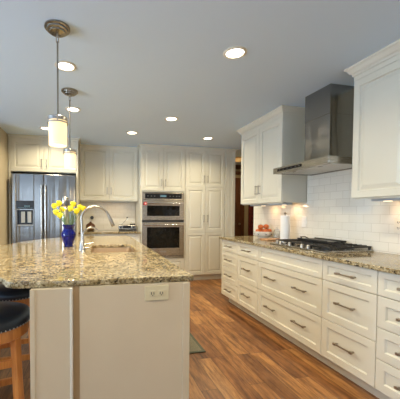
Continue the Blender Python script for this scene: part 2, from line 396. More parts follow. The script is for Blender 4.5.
# uppers on the right wall: faces at x = 2.095
def crown(parent, x0, x1, zt, ends=(True, True), depth=.335, proj=.05, hgt=.075):
    prof = [(0, zt - hgt), (-.008, zt - hgt), (-.010, zt - hgt + .018), (-.022, zt - hgt + .026), (-.038, zt - .022), (-proj, zt - .014), (-proj, zt), (0, zt)]
    bm = bmesh.new(); n = len(prof)
    path = []
    # profile offsets run round the front and the exposed ends, mitred at the corners
    L_, R_ = x0, x1
    rings = []
    def ring(fn): rings.append([bm.verts.new(fn(-p[0], p[1])) for p in prof])
    if ends[0]: ring(lambda o, z: (L_ - o, depth, z)); ring(lambda o, z: (L_ - o, -o, z))
    else: ring(lambda o, z: (L_, -o, z))
    if ends[1]: ring(lambda o, z: (R_ + o, -o, z)); ring(lambda o, z: (R_ + o, depth, z))
    else: ring(lambda o, z: (R_, -o, z))
    for a, b in zip(rings, rings[1:]):
        for k in range(n): bm.faces.new((a[k], a[(k + 1) % n], b[(k + 1) % n], b[k]))
    bm.faces.new(rings[0]); bm.faces.new(rings[-1])
    obj('crown_moulding', bm, paint, parent)
def upper(label, y_hi, y_lo, ndoor, ends, zb=1.3734):
    w_ = y_hi - y_lo; t = thing('wall_cabinet', label, 'cabinet', (2.095, (y_hi + y_lo) / 2, zb), R90, 'upper cabinets beside the range hood')
    x0, x1 = -w_ / 2, w_ / 2; top = H - zb - .002
    obj('cabinet_body', B((x0, x1, .020, .334, 0, top)), paint, t, bevel=.001)
    zt = 2.325 - zb
    obj('frieze', B((x0, x1, .001, .0195, zt, top)), paint, t)
    dw = w_ / ndoor
    for i in range(ndoor):
        a = x0 + i * dw; hx = (a + dw - .035 if i % 2 == 0 else a + .035)
        door(t, a, a + dw, 0, zt, RAISED, .055, hx, .17, .115)
    crown(t, x0, x1, top, ends)
    obj('light_rail', B((x0 + .02, x1 - .02, .022, .040, -.012, -.0005)), paint, t)
    return t
upper('two-door white upper cabinet between the hood and the hall opening', 3.805, 2.89, 2, (True, True))
upper('two-door white upper cabinet nearest the camera, right of the hood', 1.99, 1.076, 2, (True, True))
def led_bar(label, y_hi, y_lo, glows, x=.10):
    t = thing('under_cabinet_light', label, 'light fixture', (2.195, (y_hi + y_lo) / 2, 1.3555), R90, 'slim lights beneath the right upper cabinets')
    w_ = (y_hi - y_lo) / 2
    obj('fixture_body', B((-w_, w_, 0, .09, -.008, .0175)), fixm, t, bevel=.003)
    for g in glows:
        gx = (y_hi + y_lo) / 2 - g
        bm = bmesh.new(); lathe(bm, [(.028, -.0085), (.028, -.012), (.0, -.0125)], 20, (gx, .045, 0))
        obj('lamp_lens', bm, led, t)
        area('lamp', (gx, .11, -.02), (.35, 0, 0), .05, .05, .32, (1, .62, .30), 'DISK', t)
led_bar('slim light bar beneath the far upper cabinet, above the fruit bowl', 3.72, 2.95, (3.46, 3.034))
led_bar('slim light bar beneath the nearer upper cabinet at the right edge', 1.90, 1.15, (1.80, 1.3))

# ---- back wall units; faces at y = 5.0 (tall) and 5.29 (upper)
def cab_crown(t, x0, x1, top, depth, ends): crown(t, x0, x1, top, ends, depth, .035, .045)
# pantry
XP0, XP1 = 1.655, 2.44
t = thing('pantry_cabinet', 'tall cream pantry cabinet with six raised-panel doors right of the wall ovens', 'cabinet', ((XP0 + XP1) / 2, 5.0, 0))
hw = (XP1 - XP0) / 2
obj('cabinet_body', B((-hw, hw, .020, .61, .105, H - .003)), paint, t)
obj('toe_kick', B((-hw, hw, .075, .095, 0, .105)), paint, t)
for s in (-1, 1):
    for z0, z1, hz in ((.11, .895, None), (.895, 1.72, 1.145), (1.72, 2.395, 1.865)):
        a, b = (-hw + .012, 0) if s < 0 else (0, hw - .012)
        door(t, a, b, z0, z1, RAISED, .055, (s * .035 if hz else None), hz, .13)
cab_crown(t, -hw, hw, H - .003, .61, (False, False))
# end panel and post
t = thing('end_panel', 'cream fluted end panel between the pantry doors and the hall opening', 'panel', (2.536, 4.985, 0))
obj('panel_board', B((-.094, .094, .0, .63, 0, H - .003)), paint, t, bevel=.003)
obj('edge_bead', B((-.04, -.034, -.006, 0, .1, 2.36), (.03, .088, -.012, 0, 0, H - .003)), paint, t, bevel=.002)
crown(t, -.094, .094, H - .003, (False, True), .6, .035, .045)
# wall oven cabinet
XO0, XO1 = .845, 1.653
t = thing('oven_cabinet', 'tall cream cabinet housing the stacked wall ovens', 'cabinet', ((XO0 + XO1) / 2, 5.0, 0))
hw = (XO1 - XO0) / 2
obj('cabinet_body', B((-hw, -hw + .019, .020, .61, .105, H - .003), (hw - .019, hw, .020, .61, .105, H - .003), (-hw + .019, hw - .019, .020, .61, 1.615, H - .003),
    (-hw + .019, hw - .019, .02, .61, .105, .445), (-hw + .019, hw - .019, .58, .61, .445, 1.615), (-hw, -hw + .022, .0005, .0195, .445, 1.62), (hw - .022, hw, .0005, .0195, .445, 1.62)), paint, t)
obj('toe_kick', B((-hw, hw, .075, .095, 0, .105)), paint, t)
drawer(t, -hw + .01, hw - .01, .11, .43, [0], .055, nickel, RAISED)
for s in (-1, 1):
    a, b = (-hw + .012, 0) if s < 0 else (0, hw - .012)
    door(t, a, b, 1.635, 2.395, RAISED, .055, s * .035, 1.775, .125)
cab_crown(t, -hw, hw, H - .003, .61, (True, False))
# the oven
t = thing('wall_oven', 'stainless steel microwave over oven combination built into the tall cream cabinet', 'oven', ((XO0 + XO1) / 2, 4.972, .448))
ow = .381
obj('oven_body', B((-ow + .01, ow - .01, .05, .56, .002, 1.155)), darkp, t)
def rim(bm, x0, x1, z0, z1, wx0, wx1, wz0, wz1, y0, y1):
    box(bm, x0, wx0, y0, y1, z0, z1); box(bm, wx1, x1, y0, y1, z0, z1); box(bm, wx0, wx1, y0, y1, z0, wz0); box(bm, wx0, wx1, y0, y1, wz1, z1)
Z = lambda z: z - .448
bm = bmesh.new(); rim(bm, -ow, ow, Z(1.475), Z(1.600), -ow + .05, ow - .045, Z(1.495), Z(1.585), 0, .05)
cp = obj('control_panel', bm, ovsteel, t, bevel=.002)
obj('control_glass', B((-ow + .05, ow - .045, .003, .05, Z(1.495), Z(1.585))), glassb, cp)
obj('clock_display', B((-.06, .05, .0015, .003, Z(1.528), Z(1.555))), display, cp)
for x in (-.28, -.22, -.16, .12, .18, .24, .29): obj('control_key', B((x - .010, x + .010, .0018, .003, Z(1.533), Z(1.547))), keym, cp)
bm = bmesh.new(); rim(bm, -ow, ow, Z(1.118), Z(1.468), -ow + .085, ow - .085, Z(1.190), Z(1.372), 0, .05)
md = obj('microwave_door', bm, ovsteel, t, bevel=.003)
obj('door_window', B((-ow + .085, ow - .085, .004, .04, Z(1.190), Z(1.372))), ovglass, md)
def bar(parent, z, y):
    bm = bmesh.new(); tube(bm, [(-ow + .03, y, z), (ow - .03, y, z)], .0125, 14)
    for s in (-1, 1): box(bm, s * (ow - .065) - .012, s * (ow - .065) + .012, y, .0, z - .009, z + .009)
    return obj('handle', bm, polished, parent, smooth=True)
bar(md, Z(1.415), -.05)
bm = bmesh.new(); lathe(bm, [(.022, -.0675), (.03, -.066), (.03, -.062), (.022, -.0615)], 24, (-ow + .045, 0, Z(1.405)), 'y')
bd = obj('badge', bm, redm, t)
bm = bmesh.new(); lathe(bm, [(.013, -.0705), (.013, -.0672)], 24, (-ow + .045, 0, Z(1.405)), 'y')
obj('badge_centre', bm, ceramic, bd)
obj('vent_strip', B((-ow, ow, .012, .05, Z(1.084), Z(1.114))), darkp, t)
bm = bmesh.new(); rim(bm, -ow, ow, Z(.485), Z(1.080), -ow + .085, ow - .085, Z(.622), Z(.992), 0, .05)
od = obj('oven_door', bm, ovsteel, t, bevel=.003)
obj('door_window', B((-ow + .085, ow - .085, .004, .04, Z(.622), Z(.992))), ovglass, od)
bar(od, Z(1.036), -.05)
obj('name_plate', B((-.055, .055, -.002, 0, Z(.545), Z(.572))), nickel, od)
obj('bottom_trim', B((-ow, ow, .008, .05, Z(.452), Z(.480))), steel, t)

# upper cabinets between fridge and ovens
t = thing('wall_cabinet', 'cream two-door upper cabinet above the back counter, beside the refrigerator', 'cabinet', (.318, 5.285, 1.462), 0)
x0, x1 = -.520, .520; top = H - 1.462 - .003
obj('cabinet_body', B((x0, x1, .020, .33, 0, top)), paint, t)
obj('frieze', B((x0, x1, .001, .0195, .943, top)), paint, t)
door(t, x0, 0, 0, .943, RAISED, .06, -.035, .175, .12); door(t, 0, x1, 0, .943, RAISED, .06, .035, .175, .12)
crown(t, x0, x1, top, (False, False), .33, .035, .045)
obj('light_rail', B((x0 + .005, x1 - .005, .022, .040, -.018, -.0005)), paint, t)
t = thing('under_cabinet_light', 'short light bar beneath the cream upper cabinet on the back wall', 'light fixture', (.45, 5.38, 1.4455))
obj('fixture_body', B((-.25, .25, 0, .08, -.008, .016)), fixm, t, bevel=.003)
obj('lamp_lens', B((-.2, .2, .02, .06, -.0105, -.008)), ceramic, t)
area('lamp', (0, .05, -.02), (0, 0, 0), .4, .05, .5, (1, .70, .36), 'RECTANGLE', t)
# back base cabinet
t = thing('base_cabinet', 'cream base cabinet under the back counter beside the ovens', 'cabinet', (.318, 4.99, 0))
obj('cabinet_body', B((x0, x1, .020, .628, .105, ZT)), paint, t)
obj('toe_kick', B((x0, x1, .075, .095, 0, .105)), paint, t)
for a, b in ((x0, 0), (0, x1)):
    drawer(t, a, b, .722, .882, [(a + b) / 2], .042, pewter)
    door(t, a, b, .11, .722, RAISED, .055, (-.035 if a < 0 else .035), .62, .12)
ct = obj('countertop', B((-.203, .838, 4.955, 5.61, .884, .915)), granite, bevel=.004)
tag(ct, 'short granite countertop on the back wall holding the silver radio', 'countertop')

# refrigerator surround and the cabinet over the fridge
t = thing('refrigerator_surround', 'cream cabinet surround with two doors above the refrigerator', 'cabinet', (-.716, 4.855, 0))
obj('side_panel', B((-.520, -.488, .0, .76, 0, H - .003)), paint, t, bevel=.001)
obj('side_panel', B((.482, .512, .0, .76, 0, H - .003)), paint, t, bevel=.001)
obj('cabinet_body', B((-.488, .482, .020, .76, 1.875, H - .003)), paint, t)
obj('frieze', B((-.488, .482, .001, .0195, 2.385, H - .003)), paint, t)
door(t, -.488, -.003, 1.88, 2.385, RAISED, .06, -.038, 2.015, .125); door(t, -.003, .482, 1.88, 2.385, RAISED, .06, .032, 2.015, .125)
crown(t, -.520, .512, H - .003, (False, True), .40, .035, .045)
# refrigerator
t = thing('refrigerator', 'stainless steel side-by-side refrigerator with dispenser in the left door', 'refrigerator', (-.700, 4.72, 0))
obj('refrigerator_body', B((-.455, .455, .06, .84, .03, 1.835)), darkp, t)
obj('base_grille', B((-.455, .455, .04, .06, .0, .09)), darkp, t)
bm = bmesh.new(); rim(bm, -.462, -.0115, .1, 1.825, -.402, -.148, 1.025, 1.415, 0, .058)
ld = obj('freezer_door', bm, steelv, t, bevel=.006)
obj('fridge_door', B((-.0065, .462, .0, .058, .1, 1.825)), steelv, t, bevel=.006)
bm = bmesh.new()
tube(bm, [(-.036, -.05, .42), (-.036, -.05, 1.66)], .013, 14)
for z in (.5, 1.58): box(bm, -.044, -.028, -.045, 0, z - .015, z + .015)
obj('handle', bm, polished, ld, smooth=True)
bm = bmesh.new()
tube(bm, [(.022, -.05, .42), (.022, -.05, 1.66)], .013, 14)
for z in (.5, 1.58): box(bm, .014, .030, -.045, 0, z - .015, z + .015)
obj('handle', bm, polished, t, smooth=True)
bm = bmesh.new(); box(bm, -.402, -.148, .002, .02, 1.295, 1.415); 
dp = obj('dispenser_panel', bm, glassb, ld)
obj('dispenser_display', B(*([(-.285 + k * .028, -.267 + k * .028, .0005, .002, 1.325, 1.350) for k in range(3)] + [(-.37 + k * .03, -.352 + k * .03, .0005, .002, 1.31, 1.316) for k in range(7)])), display, dp)
bm = bmesh.new(); rim(bm, -.402, -.148, 1.025, 1.295, -.385, -.165, 1.045, 1.278, -.004, .02)
ni = obj('dispenser_niche', bm, steelv, ld, bevel=.002)
obj('niche_back', B((-.385, -.165, .048, .056, 1.045, 1.278)), glassb, ni)
for k, x in enumerate((-.335, -.245)):
    obj('dispenser_paddle', B((x - .0, x + .055, .012, .03, 1.085, 1.255)), greym, ni, bevel=.004)
obj('drip_tray', B((-.385, -.165, .0, .048, 1.045, 1.055)), greym, ni)

# ------------------------------------------------------------------ right countertop, cooktop, hood
ct = obj('countertop', B((1.777, WX - .0005, .6, 3.83, .884, .915)), granite, bevel=.005)
tag(ct, 'long speckled granite countertop under the gas cooktop on the right', 'countertop')
CY = 2.434
ck = thing('cooktop', 'stainless five-burner gas cooktop with black grates under the hood', 'cooktop', (2.16, CY, .9155), R90)
# local x = -world y, local y = world x
bm = bmesh.new(); box(bm, -.382, .382, -.255, .255, 0, .012)
obj('cooktop_plate', bm, steel, ck, bevel=.004)
for i, (x, y, r) in enumerate(((-.25, -.10, .036), (-.25, .12, .044), (0, .06, .056), (.25, -.10, .044), (.25, .12, .036))):
    bm = bmesh.new(); lathe(bm, [(r + .012, .012), (r + .012, .018), (r, .020), (r, .028), (r * .5, .030), (0, .030)], 24, (x, y, 0))
    obj('burner', bm, iron, ck, smooth=True)
for x0, x1, ya in ((-.372, -.128, -.188), (-.122, .122, -.188), (.128, .372, -.188)):
    bm = bmesh.new(); yb = .240; z0, z1 = .034, .048; b_ = .006
    for x in (x0 + b_, x1 - b_): box(bm, x - b_, x + b_, ya, yb, z0, z1)
    for y in (ya + b_, (ya + yb) / 2, yb - b_): box(bm, x0, x1, y - b_, y + b_, z0 + .001, z1 - .001)
    n = 5
    for k in range(1, n):
        x = x0 + (x1 - x0) * k / n
        box(bm, x - .005, x + .005, ya, ya + .085, z0 + .002, z1 + .004); box(bm, x - .005, x + .005, yb - .085, yb, z0 + .002, z1 + .004)
        box(bm, x - .005, x + .005, (ya + yb) / 2 - .06, (ya + yb) / 2 + .06, z0 + .002, z1 + .004)
    for x in (x0 + .01, x1 - .01):
        for y in (ya + .01, yb - .01): box(bm, x - .008, x + .008, y - .008, y + .008, .012, z0)
    obj('grate', bm, iron, ck, bevel=.002)
for x in (-.296, -.24, -.10, .073, .154):
    bm = bmesh.new(); lathe(bm, [(.021, .012), (.021, .017), (.017, .020), (.0155, .040), (.013, .043), (0, .043)], 20, (x, -.220, 0))
    obj('knob', bm, nickel, ck, smooth=True)
gr = thing('griddle', 'black flat griddle pan resting on the far cooktop grates', 'pan', (2.27, 2.50, .9685), R90)
bm = bmesh.new()
prism(bm, [(-.20, -.11), (.20, -.11), (.225, .0), (.20, .11), (-.20, .11), (-.225, 0)], 'z', 0, .010)
for s in (-1, 1): box(bm, -.2, .2, s * .108 - .005, s * .108 + .005, .008, .020)
obj('griddle_plate', bm, iron, gr, bevel=.003)
for s in (-1, 1):
    bm = bmesh.new(); tube(bm, [(s * .21, -.04, .006), (s * .25, -.03, .022), (s * .25, .03, .022), (s * .21, .04, .006)], .006, 8)
    obj('handle', bm, iron, gr, smooth=True)

hd = thing('range_hood', 'stainless steel chimney range hood mounted above the gas cooktop', 'range hood', (WX - .010, CY, 1.67), R90)
# local y: 0 = wall, negative towards the room (world -x) ; local x = -(world y - CY)
bm = bmesh.new(); hw = .374; fr = -.491
obj('canopy', (lambda b: (box(b, -hw, hw, fr, fr + .02, 0, .062), box(b, -hw, -hw + .02, fr + .02, 0, 0, .062), box(b, hw - .02, hw, fr + .02, 0, 0, .062), box(b, -hw + .02, hw - .02, fr + .02, 0, .040, .062), box(b, -hw + .02, hw - .02, -.03, 0, 0, .04),
      box(b, -hw + .02, hw - .02, fr + .02, fr + .075, .004, .012), b)[-1])(bm), steel, hd, bevel=.002)
for k in range(2):
    a = -hw + .03 + k * .345
    bm = bmesh.new()
    box(bm, a, a + .337, fr + .085, -.04, .006, .018)
    f_ = obj('grease_filter', bm, greym, hd, bevel=.002)
    obj('filter_latch', B((a + .15, a + .19, fr + .10, fr + .115, .001, .006)), steel, f_)
for s in (-1, 1):
    bm = bmesh.new(); lathe(bm, [(.024, .0035), (.024, .001), (0, .001)], 20, (s * .22, fr + .047, 0))
    obj('hood_lamp', bm, ceramic, hd)
cs = obj('control_strip', B((-.300, .06, fr - .003, fr, .018, .044)), glassb, hd)
for x in (-.26, -.2, -.14, -.08, -.02, .03): obj('control_button', B((x - .006, x + .006, fr - .0045, fr - .003, .027, .035)), keym, cs)
obj('chimney', B((-.160, .160, -.280, 0, .062, H - 1.67 - .002)), steelv, hd, bevel=.002)
obj('chimney_sleeve', B((-.162, .162, -.282, 0, .50, H - 1.67 - .002)), steelv, hd, bevel=.002)
bdg = obj('hood_badge', B((-.055, .045, -.284, -.280, .085, .112)), nickel, hd, bevel=.002)

# outlet / switch plates on the right backsplash
def plate(label, loc, rotz, horizontal=False, kind='outlet', m=almond, name='outlet_plate'):
    t = thing(name, label, 'outlet' if kind == 'outlet' else 'switch', loc, rotz)
    a, b = (.063, .0385) if horizontal else (.0385, .063)
    obj('cover_plate', B((-a, a, -.006, 0, -b, b)), m, t, bevel=.003)
    if kind == 'outlet':
        for s in (-1, 1):
            bm = bmesh.new(); cx, cz = (s * .023, 0) if horizontal else (0, s * .023)
            w1, w2 = (.0165, .0145); box(bm, cx - w1, cx + w1, -.009, -.006, cz - w2, cz + w2)
            r = obj('receptacle', bm, m, t, bevel=.003)
            obj('slot', B((cx - .0085, cx - .0045, -.0095, -.009, cz - .006, cz + .007), (cx + .0045, cx + .0085, -.0095, -.009, cz - .006, cz + .006), (cx - .0025, cx + .0025, -.0095, -.009, cz - .0115, cz - .007)), darkp, r)
    else:
        obj('switch_rocker', B((-.016, .016, -.010, -.006, -.033, .033)), m, t, bevel=.002)
    return t
plate('pale wall switch on the tile beside the paper towel roll', (WX - .0095, 2.914, 1.148), R90, kind='switch', m=ceramic, name='switch_plate')
plate('pale wall outlet on the tile at the right edge', (WX - .0095, 1.85, 1.157), R90, m=trimw)

# ------------------------------------------------------------------ island
IX0, IX1, IY0, IY1 = -.279, .506, 1.4375, 4.10
t = thing('kitchen_island', 'cream panelled kitchen island base with overhanging granite top', 'island', ((IX0 + IX1) / 2, (IY0 + IY1) / 2, 0))
ox, oy = (IX0 + IX1) / 2, (IY0 + IY1) / 2
def LB(*bs): return B(*[(a - ox, b - ox, c - oy, d_ - oy, e, f) for a, b, c, d_, e, f in bs])
obj('end_panel', LB((-.055, .468, IY0 + .003, IY0 + .022, 0, .8835)), ipaint_warm, t)
obj('corner_stile', LB((.468, IX1, IY0 - .003, IY0 + .022, 0, .8835)), ipaint_warm, t, bevel=.002)
obj('knee_wall', LB((IX0, -.085, IY0, IY1, 0, .8835)), ipaint_warm, t, bevel=.003)
obj('edge_bead', LB((-.100, -.087, IY0 - .008, IY0, 0, .8835)), trimw, t, bevel=.002); obj('edge_bead', LB((IX0, IX0 + .022, IY0 - .005, IY0, 0, .8835)), ipaint_warm, t, bevel=.002)
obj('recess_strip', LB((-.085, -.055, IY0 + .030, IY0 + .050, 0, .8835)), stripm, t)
obj('side_panel', LB((IX1 - .042, IX1 - .022, IY0 + .022, IY1, .105, .8835)), ipaint_warm, t)
obj('rear_panel', LB((-.085, IX1 - .042, IY1 - .02, IY1, .0, .8835)), ipaint_warm, t)
obj('toe_kick', LB((IX1 - .09, IX1 - .075, IY0 + .022, IY1, 0, .105)), ipaint_warm, t)
for k in range(5):
    a = IY0 + .03 + k * .525
    bm = bmesh.new(); panel(bm, -.26, .26, .115, .875, RAISED(.055), .018)
    o = obj('door', bm, ipaint_warm, t, loc=(IX1 - .001 - ox, a + .262 - oy, 0), rotz=PI / 2)
pl = plate('almond duplex outlet mounted sideways on the island end panel', (.328, IY0 + .0025, .836), 0, True)
# countertop with sink hole
def rounded(x0, x1, y0, y1, r, n=6):
    p = []
    for cx, cy, a0 in ((x1 - r, y1 - r, 0), (x0 + r, y1 - r, 90), (x0 + r, y0 + r, 180), (x1 - r, y0 + r, 270)):
        for k in range(n + 1):
            a = math.radians(a0 + 90 * k / n); p.append((cx + r * math.cos(a), cy + r * math.sin(a)))
    return p
def spline_arc(P, n=5):
    out = []
    for i in range(len(P) - 1):
        p0 = P[max(i - 1, 0)]; p1 = P[i]; p2 = P[i + 1]; p3 = P[min(i + 2, len(P) - 1)]
        for k in range(n):
            t_ = k / n
            out.append(tuple(.5 * ((2 * p1[j]) + (-p0[j] + p2[j]) * t_ + (2 * p0[j] - 5 * p1[j] + 4 * p2[j] - p3[j]) * t_ ** 2 + (-p0[j] + 3 * p1[j] - 3 * p2[j] + p3[j]) * t_ ** 3) for j in range(2)))
    out.append(P[-1]); return out
outer = [(.530, 1.450), (.530, 4.13), (.50, 4.16)] + spline_arc([(-.02, 4.17), (-.42, 3.98), (-.70, 3.60), (-.866, 3.08), (-.90, 2.55), (-.78, 2.05), (-.455, 1.60), (-.40, 1.50)]) + [(-.357, 1.467), (-.33, 1.462)]
SX0, SX1, SY0, SY1 = .0, .40, 2.42, 3.02
hole = rounded(SX0, SX1, SY0, SY1, .07)
def slab2d(name, loops, z0, z1, bev, m):
    cu_ = bpy.data.curves.new(name, 'CURVE'); cu_.dimensions = '2D'; cu_.fill_mode = 'BOTH'
    for lp in loops:
        sp = cu_.splines.new('POLY'); sp.points.add(len(lp) - 1); sp.use_cyclic_u = True
        for q, (x, y) in zip(sp.points, lp): q.co = (x, y, 0, 1)
    cu_.extrude = (z1 - z0) / 2 - bev; cu_.bevel_depth = bev; cu_.bevel_resolution = 2; cu_.offset = -bev
    o = bpy.data.objects.new(name, cu_); C.objects.link(o)
    me = bpy.data.meshes.new_from_object(o.evaluated_get(bpy.context.evaluated_depsgraph_get()))
    bpy.data.objects.remove(o); 
    for v in me.vertices: v.co.z += (z0 + z1) / 2
    me.materials.clear(); me.materials.append(m)
    bm = bmesh.new(); bm.from_mesh(me); bmesh.ops.remove_doubles(bm, verts=bm.verts, dist=.0002); bmesh.ops.recalc_face_normals(bm, faces=bm.faces); bm.to_mesh(me); bm.free()
    me.name = name; o = bpy.data.objects.new(name, me); C.objects.link(o); return o
it = slab2d('countertop', [outer, hole], .884, .915, .005, granite)
tag(it, 'broad curved-edge speckled granite countertop of the island', 'countertop')
# sink basin
bm = bmesh.new(); n = len(hole)
def scaled(s, z): 
    cx, cy = (SX0 + SX1) / 2, (SY0 + SY1) / 2
    return [bm.verts.new((x + math.copysign(s, x - cx) - cx, y + math.copysign(s, y - cy) - cy, z)) for x, y in hole]
rg = [scaled(.018, .8825), scaled(.001, .8825), scaled(-.004, .72), scaled(-.03, .70)]
out = [scaled(.018, .879), scaled(.006, .879), scaled(.0, .715), scaled(-.028, .694)]
for G in (rg, out):
    for a, b in zip(G, G[1:]):
        for k in range(n): bm.faces.new((a[k], a[(k + 1) % n], b[(k + 1) % n], b[k]))
    bm.faces.new(G[-1])
for k in range(n): bm.faces.new((rg[0][k], rg[0][(k + 1) % n], out[0][(k + 1) % n], out[0][k]))
sk = thing('sink', 'undermount stainless sink set into the island countertop', 'sink', ((SX0 + SX1) / 2, (SY0 + SY1) / 2, 0))
sb = obj('basin', bm, basinm, sk, smooth=True)
bm = bmesh.new(); lathe(bm, [(.045, .7005), (.045, .704), (.034, .704), (.03, .7015), (0, .7015)], 24); obj('drain', bm, nickel, sk, smooth=True)
# main faucet
def arc(cx, cz, r, a0, a1, n): return [(cx + r * math.cos(math.radians(a0 + (a1 - a0) * k / n)), cz + r * math.sin(math.radians(a0 + (a1 - a0) * k / n))) for k in range(n + 1)]
f = thing('faucet', 'tall brushed nickel gooseneck faucet arching over the island sink', 'faucet', (-.078, 2.62, .9152))
bm = bmesh.new(); lathe(bm, [(.029, 0), (.029, .006), (.024, .014), (.022, .07), (.018, .078)], 24); obj('faucet_base', bm, nickel, f, smooth=True)
bm = bmesh.new(); pts = [(.0, 0, .075), (0, 0, .16), (.0, 0, .25)] + [(x, -.03 * (x / .24), z) for x, z in arc(.115, .262, .122, 172, 28, 22)]
tube(bm, pts, .0108, 16); obj('spout', bm, nickel, f, smooth=True)
bm = bmesh.new(); e = Vector(pts[-1]); dd = Vector((.42, 0, -.95)).normalized()
tube(bm, [e, e + dd * .02, e + dd * .07, e + dd * .115, e + dd * .12], [.011, .0135, .0155, .0175, .014], 16); obj('spray_head', bm, nickel, f, smooth=True)
bm = bmesh.new(); tube(bm, [(.018, 0, .045), (.04, 0, .05), (.10, -.01, .062)], [.010, .0085, .007], 12); obj('lever', bm, nickel, f, smooth=True)
f = thing('faucet', 'small brushed nickel filtered-water tap in front of the tall faucet', 'faucet', (-.064, 2.46, .9152))
bm = bmesh.new(); lathe(bm, [(.021, 0), (.021, .005), (.015, .012), (.0135, .05), (.010, .055)], 20); obj('faucet_base', bm, nickel, f, smooth=True)
bm = bmesh.new(); pts = [(0, 0, .05), (0, 0, .10), (0, 0, .13)] + [(x, 0, z) for x, z in arc(.066, .137, .068, 172, 40, 16)]
pts += [(pts[-1][0] + .012, 0, pts[-1][2] - .012)]
tube(bm, pts, .0068, 12); obj('spout', bm, nickel, f, smooth=True)
bm = bmesh.new(); tube(bm, [(.012, 0, .034), (.05, 0, .040)], .0055, 10); obj('lever', bm, nickel, f, smooth=True)

# cobalt vase with daffodils
VX, VY = -.213, 2.92
v = thing('vase', 'cobalt blue glass vase holding yellow daffodils on the island', 'vase', (VX, VY, .9155))
bm = bmesh.new()
prof = [(.040, 0), (.044, .004), (.040, .012), (.046, .03), (.062, .075), (.069, .108), (.066, .135), (.050, .160), (.044, .172), (.052, .195), (.063, .212), (.060, .2125), (.049, .195), (.040, .172), (.046, .158), (.061, .133), (.064, .108), (.057, .077), (.040, .034), (.030, .016), (0, .014)]
lathe(bm, prof, 36); 
obj('vase_body', bm, cobalt, v, smooth=True)
heads = [(55.5, 206.5, .0, -.6), (60, 204.0, -.03, .1), (57.5, 212.5, -.05, -.4), (62.5, 210, .02, .0), (61, 215.5, -.05, .1), (72.5, 204.5, .0, .0), (70.5, 209, -.05, -.2), (76, 211.5, -.06, .5), (82.5, 209, .0, .8), (79, 207.5, .04, .4)]
dl = ['yellow daffodil at the far left of the bouquet', 'topmost yellow daffodil of the left cluster in the vase', 'low yellow daffodil at the left front of the bouquet', 'yellow daffodil at the inner side of the left cluster, set back', 'lowest yellow daffodil, above the left of the vase rim',
      'topmost yellow daffodil right of the silver canister', 'yellow daffodil at the inner side of the right cluster', 'large open yellow daffodil low at the right front', 'yellow daffodil leaning far right beside the tall faucet', 'yellow daffodil of the right cluster, set back above the large bloom']
for (px, py, dy, lean), lab in zip(heads, dl):
    hx, hz = (px - 68) * .0101 - .216 - VX, 1.125 + (225 - py) * .0098 - .9155
    t = thing('daffodil', lab, 'flower', (VX, VY, .9155), 0, 'daffodils in the cobalt vase')
    hp = Vector((hx, dy, hz)); bx_ = Vector((hx * .12 + lean * .01, dy * .15, .03)); nk = Vector((hx * .25, dy * .3, .20))
    nk.x = max(-.03, min(.03, nk.x)); nk.y = max(-.03, min(.03, nk.y))
    back = Vector((-lean * .5, .8, -.1)).normalized()
    bm = bmesh.new(); P = [bx_, (bx_ + nk) / 2, nk, nk.lerp(hp, .6) + Vector((0, .01, .012)), hp + back * .02]
    tube(bm, P, .0028, 6); obj('stem', bm, green, t, smooth=True)
    fwd = -back; u, w2 = frame_of(fwd)
    bm = bmesh.new(); rot = random.random()
    for k in range(6):
        a = rot + k * PI / 3; dr = math.cos(a) * u + math.sin(a) * w2; sd = -math.sin(a) * u + math.cos(a) * w2
        L0 = .030 + .004 * (k % 2); tw = fwd * (.004 if k % 2 else 0)
        vs = [hp + tw, hp + dr * L0 * .45 + sd * .013 + fwd * .004 + tw, hp + dr * L0 * .8 + sd * .010 + tw, hp + dr * L0 - fwd * .004 + tw, hp + dr * L0 * .8 - sd * .010 + tw, hp + dr * L0 * .45 - sd * .013 + fwd * .004 + tw]
        F = [bm.verts.new(q) for q in vs]; G = [bm.verts.new(q - fwd * .0012) for q in vs]
        bm.faces.new(F); bm.faces.new(G)
        for i in range(6): bm.faces.new((F[i], F[(i + 1) % 6], G[(i + 1) % 6], G[i]))
    obj('petals', bm, yellow, t)
    bm = bmesh.new(); tube(bm, [hp, hp + fwd * .012, hp + fwd * .024, hp + fwd * .028], [.006, .010, .0125, .017], 12); obj('trumpet', bm, deepy, t, smooth=True)
bm = bmesh.new()
for k in range(34):
    a = random.random() * 2 * PI; r = random.uniform(.03, .095); zt = random.uniform(.24, .37)
    b0 = Vector((.02 * math.cos(a), .02 * math.sin(a), .15)); m1 = Vector((.032 * math.cos(a), .032 * math.sin(a), .20)); e = Vector((r * math.cos(a), r * .8 * math.sin(a), zt))
    mid = m1.lerp(e, .5) + Vector((0, 0, .012))
    tube(bm, [b0, m1, mid, e], [.0015, .0025, .0045, .0008], 5, flat=.35)
fo = obj('foliage', bm, green, loc=(VX, VY, .9155)); tag(fo, 'thin green leaves filling the bouquet in the cobalt vase', 'leaves'); fo['kind'] = 'stuff'

# silver canister behind the flowers
t = thing('canister', 'silver canister with a black spout cap behind the daffodils', 'canister', (-.302, 3.60, .9155))
bm = bmesh.new(); lathe(bm, [(.046, 0), (.049, .01), (.049, .36), (.043, .385), (.040, .39), (.040, .40), (.044, .405), (.044, .50), (.038, .512), (0, .514)], 28); obj('canister_body', bm, nickel, t, smooth=True)
obj('spout_cap', B((.008, .052, -.058, -.02, .405, .475)), darkp, t, bevel=.006)
